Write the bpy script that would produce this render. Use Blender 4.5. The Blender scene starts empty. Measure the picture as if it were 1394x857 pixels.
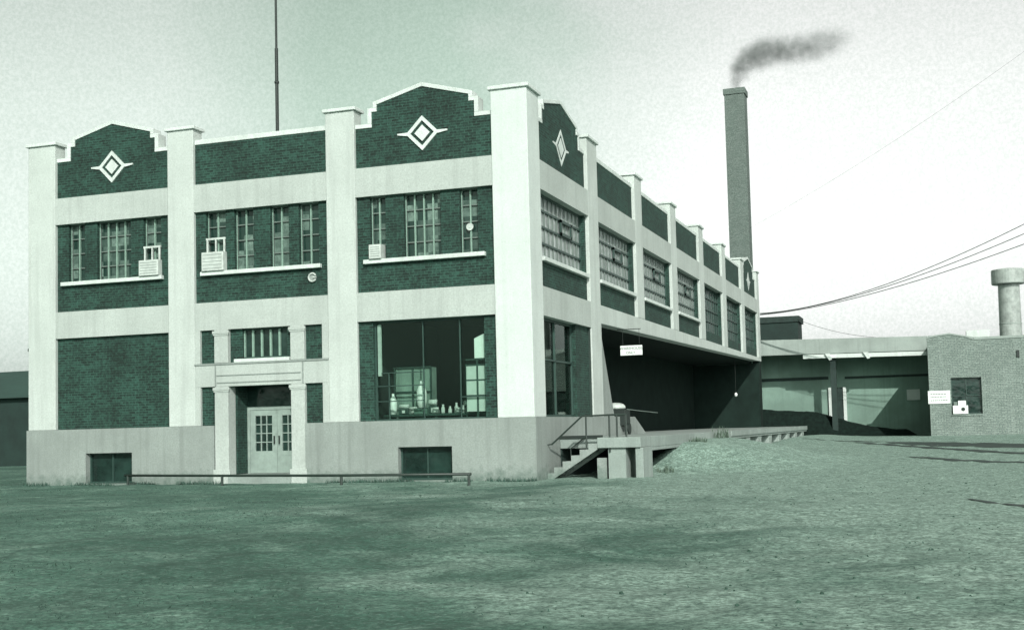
import bpy, math, random
from mathutils import Vector, Matrix, noise as mnoise
random.seed(11)
scene = bpy.context.scene
col = scene.collection
PI = math.pi

# ------------------------------------------------------------------ materials
def new_mat(name):
    m = bpy.data.materials.new(name); m.use_nodes = True
    nt = m.node_tree
    b = nt.nodes['Principled BSDF']
    return m, nt, b

def N(nt, t, **kw):
    n = nt.nodes.new(t)
    for k, v in kw.items():
        if k in n.inputs.keys(): n.inputs[k].default_value = v
        else: setattr(n, k, v)
    return n

def L(nt, a, b): nt.links.new(a, b)

def c4(c): return (c[0], c[1], c[2], 1.0)

def mixrgb(nt, fac, a, b, mode='MIX'):
    n = nt.nodes.new('ShaderNodeMix'); n.data_type = 'RGBA'; n.blend_type = mode
    def put(sock, v):
        if isinstance(v, (tuple, list)): sock.default_value = c4(v)
        elif isinstance(v, (int, float)): sock.default_value = v
        else: nt.links.new(v, sock)
    put(n.inputs[0], fac); put(n.inputs[6], a); put(n.inputs[7], b)
    return n.outputs[2]

def ramp(nt, fac, p0, p1, interp='LINEAR'):
    n = nt.nodes.new('ShaderNodeMapRange'); n.interpolation_type = interp
    n.inputs['From Min'].default_value = p0; n.inputs['From Max'].default_value = p1
    nt.links.new(fac, n.inputs['Value'])
    return n.outputs['Result']

def noise_tex(nt, vec, scale, detail=4, rough=.6):
    n = N(nt, 'ShaderNodeTexNoise'); n.inputs['Scale'].default_value = scale
    n.inputs['Detail'].default_value = detail; n.inputs['Roughness'].default_value = rough
    if vec is not None: nt.links.new(vec, n.inputs['Vector'])
    return n.outputs['Fac']

def mapped(nt, src, scale=(1, 1, 1), loc=(0, 0, 0)):
    m = N(nt, 'ShaderNodeMapping'); m.inputs['Scale'].default_value = scale; m.inputs['Location'].default_value = loc
    nt.links.new(src, m.inputs['Vector']); return m.outputs['Vector']

def worldpos(nt):
    return N(nt, 'ShaderNodeNewGeometry').outputs['Position']

def bump(nt, b, h, strength, dist):
    n = N(nt, 'ShaderNodeBump'); n.inputs['Strength'].default_value = strength; n.inputs['Distance'].default_value = dist
    nt.links.new(h, n.inputs['Height']); nt.links.new(n.outputs['Normal'], b.inputs['Normal'])

def mul(nt, sock, k):
    n = N(nt, 'ShaderNodeMath', operation='MULTIPLY'); nt.links.new(sock, n.inputs[0])
    if isinstance(k, (int, float)): n.inputs[1].default_value = k
    else: nt.links.new(k, n.inputs[1])
    return n.outputs[0]
def stucco(name, c, dark=.80, rough=.9, streak=.5, speck=.12, splash=0):
    m, nt, b = new_mat(name)
    p = worldpos(nt)
    n1 = noise_tex(nt, p, .55, 5, .62)
    n2 = noise_tex(nt, mapped(nt, p, (3.4, 3.4, .13)), 1.0, 5, .68)
    n3 = noise_tex(nt, p, 20, 3, .8)
    n4 = noise_tex(nt, p, 5.5, 4, .7)
    d = tuple(x * dark for x in c)
    o = mixrgb(nt, ramp(nt, n1, .38, .66), c, d)
    o = mixrgb(nt, mul(nt, ramp(nt, n2, .50, .74), streak), o, tuple(x * dark * .70 for x in c))
    o = mixrgb(nt, mul(nt, ramp(nt, n4, .50, .74), .35), o, tuple(x * .66 for x in c))
    o = mixrgb(nt, mul(nt, ramp(nt, n3, .40, .72), min(.85, speck * 3)), o, tuple(x * .58 for x in c))
    if splash:      # mud thrown up along the foot of the wall
        z = N(nt, 'ShaderNodeSeparateXYZ'); L(nt, p, z.inputs[0])
        zz = N(nt, 'ShaderNodeMath', operation='MULTIPLY_ADD'); L(nt, n4, zz.inputs[0]); zz.inputs[1].default_value = -.9; L(nt, z.outputs['Z'], zz.inputs[2])
        o = mixrgb(nt, mul(nt, ramp(nt, zz.outputs[0], -.05, -.55), splash), o, (.07, .12, .095))
    L(nt, o, b.inputs['Base Color'])
    b.inputs['Roughness'].default_value = rough
    bump(nt, b, n3, .4, .02)
    return m

def brickmat(name, c1, c2, mortar, bw=.24, rh=.078, ms=.011, rough=.85, weather=.5, light=None):
    m, nt, b = new_mat(name)
    uv = N(nt, 'ShaderNodeTexCoord').outputs['UV']
    br = N(nt, 'ShaderNodeTexBrick')
    br.inputs['Scale'].default_value = 1; br.inputs['Brick Width'].default_value = bw
    br.inputs['Row Height'].default_value = rh; br.inputs['Mortar Size'].default_value = ms
    br.inputs['Color1'].default_value = c4(c1); br.inputs['Color2'].default_value = c4(c2); br.inputs['Mortar'].default_value = c4(mortar)
    br.inputs['Bias'].default_value = -.15
    L(nt, uv, br.inputs['Vector'])
    p = worldpos(nt)
    n1 = noise_tex(nt, p, .9, 5, .65)
    n2 = noise_tex(nt, mapped(nt, p, (3, 3, .3)), 1.2, 4, .6)
    w = N(nt, 'ShaderNodeMath', operation='MULTIPLY'); L(nt, ramp(nt, n1, .4, .75), w.inputs[0]); w.inputs[1].default_value = weather
    o = mixrgb(nt, w.outputs[0], br.outputs['Color'], tuple(x * .55 for x in c1))
    w2 = N(nt, 'ShaderNodeMath', operation='MULTIPLY'); L(nt, ramp(nt, n2, .55, .8), w2.inputs[0]); w2.inputs[1].default_value = .35
    o = mixrgb(nt, w2.outputs[0], o, light or mortar)
    n3 = noise_tex(nt, p, 13, 3, .8)
    o = mixrgb(nt, mul(nt, ramp(nt, n3, .44, .70), .6), o, tuple(x * .4 for x in c1))
    o = mixrgb(nt, mul(nt, ramp(nt, n3, .50, .28), .5), o, tuple(min(1, x * 1.5) for x in c2))
    L(nt, o, b.inputs['Base Color']); b.inputs['Roughness'].default_value = rough
    bump(nt, b, br.outputs['Fac'], -.4, .01)
    return m

def plain(name, c, rough=.6, var=.75, scale=6, metallic=0, spec=.5):
    m, nt, b = new_mat(name)
    p = worldpos(nt)
    n = noise_tex(nt, p, scale, 4, .65)
    L(nt, mixrgb(nt, ramp(nt, n, .35, .7), c, tuple(x * var for x in c)), b.inputs['Base Color'])
    b.inputs['Roughness'].default_value = rough; b.inputs['Metallic'].default_value = metallic
    b.inputs['Specular IOR Level'].default_value = spec
    return m

def clear_glass(name, tint=(.84, .90, .87), ior=1.33):
    m, nt, b = new_mat(name)
    nt.nodes.remove(b)
    out = nt.nodes['Material Output']
    fr = N(nt, 'ShaderNodeFresnel'); fr.inputs['IOR'].default_value = ior
    t = N(nt, 'ShaderNodeBsdfTransparent'); t.inputs['Color'].default_value = c4(tint)
    g = N(nt, 'ShaderNodeBsdfGlossy'); g.inputs['Roughness'].default_value = .02; g.inputs['Color'].default_value = (.8, .95, .88, 1)
    mx = N(nt, 'ShaderNodeMixShader'); L(nt, fr.outputs[0], mx.inputs[0]); L(nt, t.outputs[0], mx.inputs[1]); L(nt, g.outputs[0], mx.inputs[2])
    L(nt, mx.outputs[0], out.inputs['Surface'])
    return m

def pane_mat(name, c, rough=.08, var=.5, wav=.02):
    """old drawn window glass: dark, wavy, each area a little different"""
    m, nt, b = new_mat(name)
    p = worldpos(nt)
    n = noise_tex(nt, p, 2.1, 3, .6)
    L(nt, mixrgb(nt, ramp(nt, n, .35, .65), c, tuple(x * var for x in c)), b.inputs['Base Color'])
    b.inputs['Roughness'].default_value = rough
    n2 = noise_tex(nt, p, 2.4, 2, .5)
    bump(nt, b, n2, .6, wav)
    return m

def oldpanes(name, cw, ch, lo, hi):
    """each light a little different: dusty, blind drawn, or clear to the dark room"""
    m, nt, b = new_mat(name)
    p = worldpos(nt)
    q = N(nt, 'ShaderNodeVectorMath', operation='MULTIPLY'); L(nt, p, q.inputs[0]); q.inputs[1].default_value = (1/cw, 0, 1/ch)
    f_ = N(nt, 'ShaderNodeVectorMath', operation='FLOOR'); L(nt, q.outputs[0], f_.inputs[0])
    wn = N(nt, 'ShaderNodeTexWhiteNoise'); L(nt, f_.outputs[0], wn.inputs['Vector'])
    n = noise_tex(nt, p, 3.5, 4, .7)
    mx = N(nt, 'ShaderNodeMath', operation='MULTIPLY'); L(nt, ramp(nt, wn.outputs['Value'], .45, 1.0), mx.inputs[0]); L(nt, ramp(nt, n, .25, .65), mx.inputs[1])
    L(nt, mixrgb(nt, mx.outputs[0], lo, hi), b.inputs['Base Color'])  # reflected light put in as random paler panes
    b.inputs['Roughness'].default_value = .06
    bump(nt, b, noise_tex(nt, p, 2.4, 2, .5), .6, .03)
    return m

CONC = (.53, .592, .552)
M = {}
M['render'] = stucco('painted_concrete', CONC, dark=.84, streak=.55, speck=.2)
M['bright'] = stucco('fresh_painted_concrete', (.60, .67, .63), dark=.90, streak=.3, speck=.14)  # same concrete; the corner pier's extra brightness is put into this paler colour
M['band'] = stucco('band_concrete', (.46, .517, .48), dark=.84, streak=.55, speck=.22)
M['plinth'] = stucco('plinth_concrete', (.285, .33, .305), dark=.80, streak=.7, speck=.22, splash=.8)
M['coping'] = stucco('coping_cement', (.62, .69, .65), dark=.82)
M['dock'] = stucco('dock_concrete', (.30, .36, .33), dark=.70, streak=.5, speck=.2)
M['rearwall'] = stucco('rear_wall_render', (.20, .31, .255), dark=.72, streak=.5)
M['fascia'] = stucco('fascia_concrete', (.31, .365, .335), dark=.76, streak=.6)
M['brick'] = brickmat('dark_brick', (.003, .017, .011), (.019, .068, .049), (.030, .084, .064), light=(.028, .085, .063), weather=.8)
M['greybrick'] = brickmat('grey_painted_brick', (.165, .21, .187), (.26, .315, .285), (.11, .15, .13), rh=.10, bw=.3, ms=.016, weather=.4, light=(.33, .38, .35))
M['chimbrick'] = brickmat('chimney_brick', (.09, .125, .108), (.15, .185, .168), (.12, .155, .138), weather=.3, light=(.17, .20, .185))
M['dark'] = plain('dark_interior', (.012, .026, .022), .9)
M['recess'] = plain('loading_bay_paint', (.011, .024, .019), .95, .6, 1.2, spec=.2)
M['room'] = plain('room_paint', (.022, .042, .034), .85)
M['black'] = plain('black_iron', (.012, .022, .018), .55)
M['rail'] = plain('rail_iron', (.02, .035, .028), .5)
M['sash'] = plain('pale_sash_paint', (.22, .34, .275), .5)
M['sashdark'] = plain('dark_sash_paint', (.025, .06, .048), .5)
M['sashmid'] = plain('grey_sash_paint', (.13, .17, .15), .5)
M['door'] = plain('pale_door_paint', (.275, .35, .31), .5, .7, 3)
M['white'] = plain('white_enamel', (.74, .80, .76), .4, .9, 5)
M['cooler'] = plain('worn_cream_enamel', (.52, .58, .54), .5, .72, 5)
M['curtain'] = stucco('streaked_curtain', (.27, .40, .335), dark=.5, streak=.9)
M['paper'] = plain('pale_board', (.50, .57, .53), .7, .85, 3)
M['glass'] = clear_glass('display_glass')
M['pane'] = pane_mat('dark_pane', (.018, .042, .034), .05, .45, .025)
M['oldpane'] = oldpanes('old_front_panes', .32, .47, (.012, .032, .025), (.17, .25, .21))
M['sidepane'] = pane_mat('dusty_pane', (.40, .45, .435), .12, .5, .03)  # sky reflected in the side panes, put into a pale base colour
M['wood'] = plain('dark_boarding', (.016, .036, .03), .8, .6, 3)
M['shedwall'] = plain('dark_shed_boards', (.012, .032, .026), .85, .6, 1)
M['shedroof'] = plain('felt_roof', (.03, .075, .06), .85, .7, 1)
M['roof'] = plain('roof_felt', (.05, .07, .06), .9)
M['coal'] = plain('coal', (.008, .018, .014), .9, .4, 5, spec=.15)  # near-black surface of the rear heap and the chimney flue
M['tin'] = plain('galvanised_tin', (.36, .41, .38), .4, .55, 2.5, .0)
M['ink'] = plain('sign_lettering', (.16, .19, .17), .7)
M['leaf'] = plain('dry_weed', (.10, .15, .11), .8, .6, 9)
M['green'] = plain('pale_green_curtain', (.09, .17, .135), .7, .7, 3)

# ------------------------------------------------------------------ mesh builder
class MB:
    def __init__(s): s.v = []; s.f = []
    def add(s, vs, fs):
        o = len(s.v); s.v += [Vector(p) for p in vs]; s.f += [tuple(o + i for i in f) for f in fs]; return s
    def box(s, x0, x1, y0, y1, z0, z1):
        if x0 > x1: x0, x1 = x1, x0
        if y0 > y1: y0, y1 = y1, y0
        if z0 > z1: z0, z1 = z1, z0
        return s.add([(x0,y0,z0),(x1,y0,z0),(x1,y1,z0),(x0,y1,z0),(x0,y0,z1),(x1,y0,z1),(x1,y1,z1),(x0,y1,z1)],
                     [(0,3,2,1),(4,5,6,7),(0,1,5,4),(1,2,6,5),(2,3,7,6),(3,0,4,7)])
    def fbox(s, F, a0, a1, d0, d1, z0, z1):
        """box on a facade: a along it, d inward from its face, F = 'F' front or 'S' side"""
        return s.box(a0, a1, d0, d1, z0, z1) if F == 'F' else s.box(-d0, -d1, a0, a1, z0, z1)
    def prism(s, F, poly, d0, d1):
        n = len(poly)
        P = (lambda a, z, d: (a, d, z)) if F == 'F' else (lambda a, z, d: (-d, a, z))
        vs = [P(a, z, d0) for a, z in poly] + [P(a, z, d1) for a, z in poly]
        fs = [tuple(range(n)), tuple(range(2*n-1, n-1, -1))] + [(i, n+i, n+(i+1) % n, (i+1) % n) for i in range(n)]
        return s.add(vs, fs)
    def tube(s, pts, r, seg=8, caps=True):
        pts = [Vector(p) for p in pts]
        rs = r if isinstance(r, (list, tuple)) else [r]*len(pts)
        vs = []; fs = []
        prev = None
        for i, p in enumerate(pts):
            t = (pts[min(i+1, len(pts)-1)] - pts[max(i-1, 0)]).normalized()
            if prev is None:
                a = Vector((0,0,1)) if abs(t.z) < .9 else Vector((1,0,0))
                u = t.cross(a).normalized()
            else:
                u = (prev - t*prev.dot(t)).normalized()
            prev = u; w = t.cross(u)
            for k in range(seg):
                q = 2*PI*k/seg
                vs.append(p + (u*math.cos(q) + w*math.sin(q))*rs[i])
        for i in range(len(pts)-1):
            for k in range(seg):
                a = i*seg+k; b = i*seg+(k+1) % seg
                fs.append((a, b, b+seg, a+seg))
        if caps:
            fs.append(tuple(range(seg-1, -1, -1))); fs.append(tuple(range((len(pts)-1)*seg, len(pts)*seg)))
        return s.add(vs, fs)
    def lathe(s, c, prof, seg=24):
        vs = []; fs = []
        for r, z in prof:
            for k in range(seg):
                q = 2*PI*k/seg; vs.append((c[0]+r*math.cos(q), c[1]+r*math.sin(q), c[2]+z))
        for i in range(len(prof)-1):
            for k in range(seg):
                a = i*seg+k; b = i*seg+(k+1) % seg; fs.append((a, b, b+seg, a+seg))
        fs.append(tuple(range(seg-1, -1, -1))); fs.append(tuple(range((len(prof)-1)*seg, len(prof)*seg)))
        return s.add(vs, fs)
    def disc(s, F, a, z, d0, d1, r, seg=24):
        return s.prism(F, [(a + r*math.cos(2*PI*k/seg), z + r*math.sin(2*PI*k/seg)) for k in range(seg)], d0, d1)
    def build(s, name, mat, parent=None, loc=None, bev=0, smooth=False):
        org = Vector(ORG.get(parent.name, (0,0,0))) if parent else Vector(loc or (0,0,0))
        me = bpy.data.meshes.new(name)
        me.from_pydata([p - org for p in s.v], [], s.f)
        me.update()
        import bmesh
        bm = bmesh.new(); bm.from_mesh(me); bmesh.ops.recalc_face_normals(bm, faces=bm.faces); bm.to_mesh(me); bm.free()
        uv = me.uv_layers.new(name='UVMap')
        for p in me.polygons:
            n = p.normal; ax = max(range(3), key=lambda i: abs(n[i]))
            for li in p.loop_indices:
                q = me.vertices[me.loops[li].vertex_index].co + org
                uv.data[li].uv = (q.y, q.z) if ax == 0 else ((q.x, q.z) if ax == 1 else (q.x, q.y))
            if smooth: p.use_smooth = True
        o = bpy.data.objects.new(name, me); col.objects.link(o)
        me.materials.append(mat)
        if parent: o.parent = parent; ORG[o.name] = tuple(org)
        else: o.location = org; ORG[o.name] = tuple(org)
        if bev:
            md = o.modifiers.new('Bevel', 'BEVEL'); md.width = bev; md.segments = 2; md.limit_method = 'ANGLE'
        return o
ORG = {}

def thing(name, loc, label, cat, group=None):
    o = bpy.data.objects.new(name, None); col.objects.link(o); o.empty_display_size = .3
    o.location = loc; ORG[o.name] = tuple(loc)
    o['label'] = label; o['category'] = cat
    if group: o['group'] = group
    return o
def tag(o, label, cat, group=None, kind=None):
    if label: o['label'] = label
    if cat: o['category'] = cat
    if group: o['group'] = group
    if kind: o['kind'] = kind
    return o

# ------------------------------------------------------------------ camera
f, roll, pitch, yaw = 1685.4192, -0.0247, 0.0621, -0.3297
CP = Vector((10.5569, -32.531, 1.4545)); PPX, PPY = 698.6148, 477.3813
fw = Vector((math.sin(yaw)*math.cos(pitch), math.cos(yaw)*math.cos(pitch), math.sin(pitch)))
rt = Vector((math.cos(yaw), -math.sin(yaw), 0)); up = rt.cross(fw)
RT = rt*math.cos(roll) + up*math.sin(roll); UP = up*math.cos(roll) - rt*math.sin(roll)
cam = bpy.data.cameras.new('camera'); co = bpy.data.objects.new('camera', cam); col.objects.link(co)
mw = Matrix((RT, UP, -fw)).transposed().to_4x4(); mw.translation = CP
co.matrix_world = mw
cam.sensor_fit = 'HORIZONTAL'; cam.sensor_width = 36; cam.lens = f/1394*36
cam.shift_x = -(PPX-697)/1394; cam.shift_y = (PPY-428.5)/1394
cam.clip_start = .1; cam.clip_end = 6000
scene.camera = co

# ------------------------------------------------------------------ light and sky
S = Vector((.52, -1, .66)).normalized()
sl = bpy.data.lights.new('sun', 'SUN'); sl.energy = 4.1; sl.angle = math.radians(.5); sl.color = (1, .975, .93)
so = bpy.data.objects.new('sun', sl); col.objects.link(so); so.rotation_euler = S.to_track_quat('Z', 'Y').to_euler(); so.location = (30, -60, 40)
w = bpy.data.worlds.new('World'); scene.world = w; w.use_nodes = True
nt = w.node_tree; bg = nt.nodes['Background']
sky = N(nt, 'ShaderNodeTexSky', sky_type='NISHITA', sun_disc=False)
sky.sun_elevation = math.asin(S.z); sky.sun_rotation = math.atan2(S.x, S.y)
sky.air_density = 1.0; sky.dust_density = 2.0; sky.ozone_density = 1.0
bw = N(nt, 'ShaderNodeRGBToBW'); L(nt, sky.outputs[0], bw.inputs[0])
tc = N(nt, 'ShaderNodeTexCoord').outputs['Generated']
# thin uneven overcast: brightest low in the north-east (right), greyer to the west and overhead
dotn = N(nt, 'ShaderNodeVectorMath', operation='DOT_PRODUCT'); L(nt, tc, dotn.inputs[0]); dotn.inputs[1].default_value = Vector((.946, .324, 0))
sx = N(nt, 'ShaderNodeSeparateXYZ'); L(nt, tc, sx.inputs[0])
cl = noise_tex(nt, mapped(nt, tc, (1, 1, 1.6)), 5.0, 4, .55)
ad = N(nt, 'ShaderNodeMath', operation='MULTIPLY_ADD'); L(nt, cl, ad.inputs[0]); ad.inputs[1].default_value = .22; L(nt, dotn.outputs['Value'], ad.inputs[2])
cr = N(nt, 'ShaderNodeValToRGB'); L(nt, ramp(nt, ad.outputs[0], -.39, .61), cr.inputs[0])
SKY = [(0, 1.15), (.12, 1.42), (.22, 1.42), (.38, 1.12), (.47, 1.18), (.56, 1.48), (.68, 1.74), (1, 1.76)]
el = cr.color_ramp.elements
while len(el) < len(SKY): el.new(.5)
for e, (p_, v) in zip(el, SKY):
    k = max(0, min(1, (1.6-v)/.42)); e.position = p_; e.color = (v*(.985-.16*k)/2, v*(1.01+.035*k)/2, v*(.99-.085*k)/2, 1)
grain = mixrgb(nt, 1.0, cr.outputs['Color'], (2, 2, 2), 'MULTIPLY')
gr_ = N(nt, 'ShaderNodeValToRGB'); L(nt, sx.outputs['Z'], gr_.inputs[0])
GZ = [(0, .56), (.06, .68), (.14, .90), (.25, 1.10), (.33, 1.10), (.60, .22)]
el = gr_.color_ramp.elements
while len(el) < len(GZ): el.new(.5)
for e, (p_, v) in zip(el, GZ): e.position = p_; e.color = (v/2, v/2, v/2, 1)
grain = mixrgb(nt, 1.0, grain, (2, 2, 2), 'MULTIPLY')
gs = noise_tex(nt, tc, 420, 2, .8)
grain = mixrgb(nt, ramp(nt, gs, .36, .66), mixrgb(nt, 1.0, grain, (.90, .93, .91), 'MULTIPLY'), mixrgb(nt, 1.0, grain, (1.06, 1.06, 1.06), 'MULTIPLY'))
m1 = mixrgb(nt, 1.0, grain, bw.outputs[0], 'MULTIPLY')
m2 = mixrgb(nt, 1.0, m1, gr_.outputs['Color'], 'MULTIPLY')
L(nt, m2, bg.inputs['Color']); bg.inputs['Strength'].default_value = .15
scene.view_settings.view_transform = 'Standard'; scene.view_settings.look = 'None'
scene.view_settings.exposure = 0; scene.view_settings.gamma = 1

# ------------------------------------------------------------------ ground
def sstep(a, b, x):
    t = min(1, max(0, (x-a)/(b-a))); return t*t*(3-2*t)
def hg(x, y):
    z = .38*sstep(3, 40, y)*sstep(-1.5, 3, x)
    z += .86*sstep(2.6, 7.4, y)*(1-sstep(12.5, 18.5, y))*sstep(1.2, 2.6, x)*(1-sstep(2.9, 8, x))
    z += .16*sstep(18, 40, y)*sstep(1.5, 2.75, x)*(1-sstep(3.2, 6.5, x))
    z += .10*mnoise.noise(Vector((x*.13, y*.13, 3)))*sstep(1.5, 6, -y)
    if y < 60 and abs(x) < 60:
        z += .035*mnoise.noise(Vector((x*.9, y*.9, 0))) + .018*mnoise.noise(Vector((x*2.7, y*2.7, 7)))
    if y > 60: z += 0
    z -= .12*sstep(10, 30, -y)
    return z
def axis(lo, hi, step, far):
    a = [lo + step*i for i in range(int((hi-lo)/step)+1)]
    d = step; r = [a[-1]]; 
    while r[-1] < far: d *= 1.35; r.append(r[-1]+d)
    d = step; l = [a[0]]
    while l[-1] > -far: d *= 1.35; l.append(l[-1]-d)
    return l[:0:-1] + a + r[1:]
xs = axis(-24, 20, .28, 2500); ys = axis(-28, 56, .28, 2500)
g = MB()
nx = len(xs)
g.v = [Vector((x, y, hg(x, y))) for y in ys for x in xs]
g.f = [(j*nx+i, j*nx+i+1, (j+1)*nx+i+1, (j+1)*nx+i) for j in range(len(ys)-1) for i in range(nx-1)]
m, nt, b = new_mat('cinder_and_turf')
p = worldpos(nt)
sp = N(nt, 'ShaderNodeSeparateXYZ'); L(nt, p, sp.inputs[0])
n1 = noise_tex(nt, mapped(nt, p, (.16, .42, 1)), 1, 6, .68)
n2 = noise_tex(nt, p, 2.3, 5, .7)
n3 = noise_tex(nt, p, 17, 3, .8)
n4 = noise_tex(nt, mapped(nt, p, (.05, .9, 1), (3, 9, 0)), 1, 4, .6)
def rot_map(sc, ang, loc=(0, 0, 0)):
    m_ = N(nt, 'ShaderNodeMapping'); m_.inputs['Rotation'].default_value = (0, 0, ang); L(nt, p, m_.inputs['Vector']); 
    return mapped(nt, m_.outputs['Vector'], sc, loc)
def dnoise(sc, loc, dist=.6):
    n_ = N(nt, 'ShaderNodeTexNoise'); n_.inputs['Scale'].default_value = sc; n_.inputs['Detail'].default_value = 5
    n_.inputs['Roughness'].default_value = .62; n_.inputs['Distortion'].default_value = dist
    L(nt, mapped(nt, p, (1, 1, 1), loc), n_.inputs['Vector']); return n_.outputs['Fac']
n7 = dnoise(.16, (8, 2, 0))
n8 = dnoise(.42, (1, 5, 0), 1.0)
n9 = dnoise(.55, (5, 1, 0), 1.2)
n5 = noise_tex(nt, p, 6.5, 4, .75)
n6 = noise_tex(nt, p, 11, 3, .8)
base = mixrgb(nt, ramp(nt, n1, .38, .62), (.055, .172, .118), (.195, .38, .29))
base = mixrgb(nt, mul(nt, ramp(nt, n7, .44, .60), .8), base, (.042, .135, .092))
base = mixrgb(nt, mul(nt, ramp(nt, n8, .50, .68), .8), base, (.29, .48, .38))
base = mixrgb(nt, mul(nt, ramp(nt, n9, .50, .68), .8), base, (.024, .085, .057))
# worn paler gravel in front of the corner and over the loading yard on the right
ap = N(nt, 'ShaderNodeMath', operation='MULTIPLY_ADD'); L(nt, sp.outputs['Y'], ap.inputs[0]); ap.inputs[1].default_value = .028
apx = N(nt, 'ShaderNodeMath', operation='MULTIPLY_ADD'); L(nt, sp.outputs['X'], apx.inputs[0]); apx.inputs[1].default_value = .056; apx.inputs[2].default_value = .44
L(nt, apx.outputs[0], ap.inputs[2])
apn = N(nt, 'ShaderNodeMath', operation='MULTIPLY_ADD'); L(nt, n7, apn.inputs[0]); apn.inputs[1].default_value = -1.3; L(nt, ap.outputs[0], apn.inputs[2])
apm = N(nt, 'ShaderNodeMath', operation='MULTIPLY_ADD'); L(nt, n8, apm.inputs[0]); apm.inputs[1].default_value = .9; L(nt, apn.outputs[0], apm.inputs[2])
base = mixrgb(nt, mul(nt, ramp(nt, apm.outputs[0], -.20, .45, 'SMOOTHSTEP'), .92), base, (.47, .65, .55))
base = mixrgb(nt, ramp(nt, n2, .42, .70), base, mixrgb(nt, .5, base, (.02, .08, .054)))
base = mixrgb(nt, ramp(nt, n5, .42, .66), base, mixrgb(nt, .62, base, (.016, .055, .038)))
base = mixrgb(nt, ramp(nt, n3, .38, .62), base, mixrgb(nt, .8, base, (.018, .055, .038)))
base = mixrgb(nt, mul(nt, ramp(nt, n6, .53, .70), .28), base, (.36, .52, .44))
L(nt, base, b.inputs['Base Color']); b.inputs['Roughness'].default_value = .95
hh = N(nt, 'ShaderNodeMath', operation='ADD'); L(nt, n2, hh.inputs[0]); L(nt, n3, hh.inputs[1])
bump(nt, b, hh.outputs[0], .3, .035)
gr = g.build('ground', m, smooth=True); gr['kind'] = 'structure'

# thin dark strips laid across the yard on the right
def strip_mesh(pts, wd):
    q = MB(); vs = []
    n = 40
    P = []
    for i in range(n+1):
        t = i/n*(len(pts)-1); k = min(int(t), len(pts)-2); u = t-k
        P.append(Vector(pts[k]).lerp(Vector(pts[k+1]), u))
    for i, c in enumerate(P):
        t = (P[min(i+1, n)]-P[max(i-1, 0)]).normalized(); s = Vector((-t.y, t.x))
        ww = wd*(.35+.65*math.sin(PI*i/n))*(1+.35*mnoise.noise(Vector((i*.5, wd, pts[0][0]))))
        for k in range(5):
            a = c + s*ww*(k/4-.5); vs.append((a.x, a.y, hg(a.x, a.y)+.012))
    q.add(vs, [(i*5+k, i*5+k+1, (i+1)*5+k+1, (i+1)*5+k) for i in range(n) for k in range(4)])
    return q
rm = plain('damp_cinders', (.035, .060, .050), .7, .6, 3)
for pts, wd in (([(8.5, 30), (11, 26), (14, 22), (18, 17)], 3.2), ([(6.5, 31), (10, 22.5), (12.5, 17), (15, 12)], .8),
                ([(11, -9), (12.2, -11.6), (13.4, -13.4)], .28), ([(3.5, 36), (6, 33), (8.4, 31)], .5), ([(9.5, 14), (11.4, 10), (13, 8)], .6)):
    o = strip_mesh(pts, wd).build('mud_rut', rm); o['kind'] = 'structure'

# ------------------------------------------------------------------ the factory
B = thing('factory_building', (-8.5, 20, 0), 'big two storey factory of white concrete frame with dark brick panels and stepped gables', 'factory')
FP = [(-17.05, -16.0), (-11.78, -10.85), (-6.3, -5.36), (-1.08, 0)]          # piers of the front
FB = [(-16.0, -11.78), (-10.85, -6.3), (-5.36, -1.08)]
SB = [(1.1, 6.25)] + [(7.5+6.62*i, 12.93+6.62*i) for i in range(5)] + [(40.6, 45.95)]
SP = [(SB[i][1], SB[i+1][0]) for i in range(6)] + [(45.95, 47.05)]
ZP, ZG, ZB, ZT, ZQ, ZC = 1.75, 4.645, 5.49, 8.30, 9.15, 10.90
RB = 0.12     # depth of the brick panels behind the frame face

def pier(F, a0, a1, z0, ztop, dd=.5, ov=.07):
    p = MB().fbox(F, a0, a1, 0, dd, z0, ztop).build('pier', M['render'], B, bev=.018)
    MB().fbox(F, a0-ov, a1+ov, -ov, dd+ov, ztop+.002, ztop+.10).build('pier_cap', M['coping'], p, bev=.015)
pier('F', *FP[0], ZP, ZC); pier('F', *FP[1], ZP, ZC); pier('F', *FP[2], ZP, ZC)
# the corner pier shows on both faces
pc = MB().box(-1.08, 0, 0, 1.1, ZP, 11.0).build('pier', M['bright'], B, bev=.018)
MB().box(-1.15, .07, -.07, 1.17, 11.002, 11.11).build('pier_cap', M['coping'], pc, bev=.015)
pier('S', *SP[0], ZP, ZC)
for a0, a1 in SP[1:-1]: pier('S', a0, a1, ZB, ZC)
pier('S', *SP[-1], ZB, ZC)
# spandrel bands between the piers, 4 mm behind their faces
for (a0, a1) in FB:
    MB().fbox('F', a0, a1, .004, .48, ZT, ZQ).build('band', M['band'], B)
    MB().fbox('F', a0, a1, .004, .48, ZG, ZB).build('band', M['band'], B)
for i, (a0, a1) in enumerate(SB):
    MB().fbox('S', a0, a1, .004, .48, ZT, ZQ).build('band', M['band'], B)
MB().fbox('S', SB[0][0], SB[0][1], .004, .48, ZG, ZB).build('band', M['band'], B)
# edge beam over the loading bay
MB().prism('S', [(7.5, 4.86), (47.05, 5.28), (47.05, ZB-.002), (7.5, ZB-.002)], .003, .48).build('loading_bay_beam', M['render'], B, bev=.015)
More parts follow.
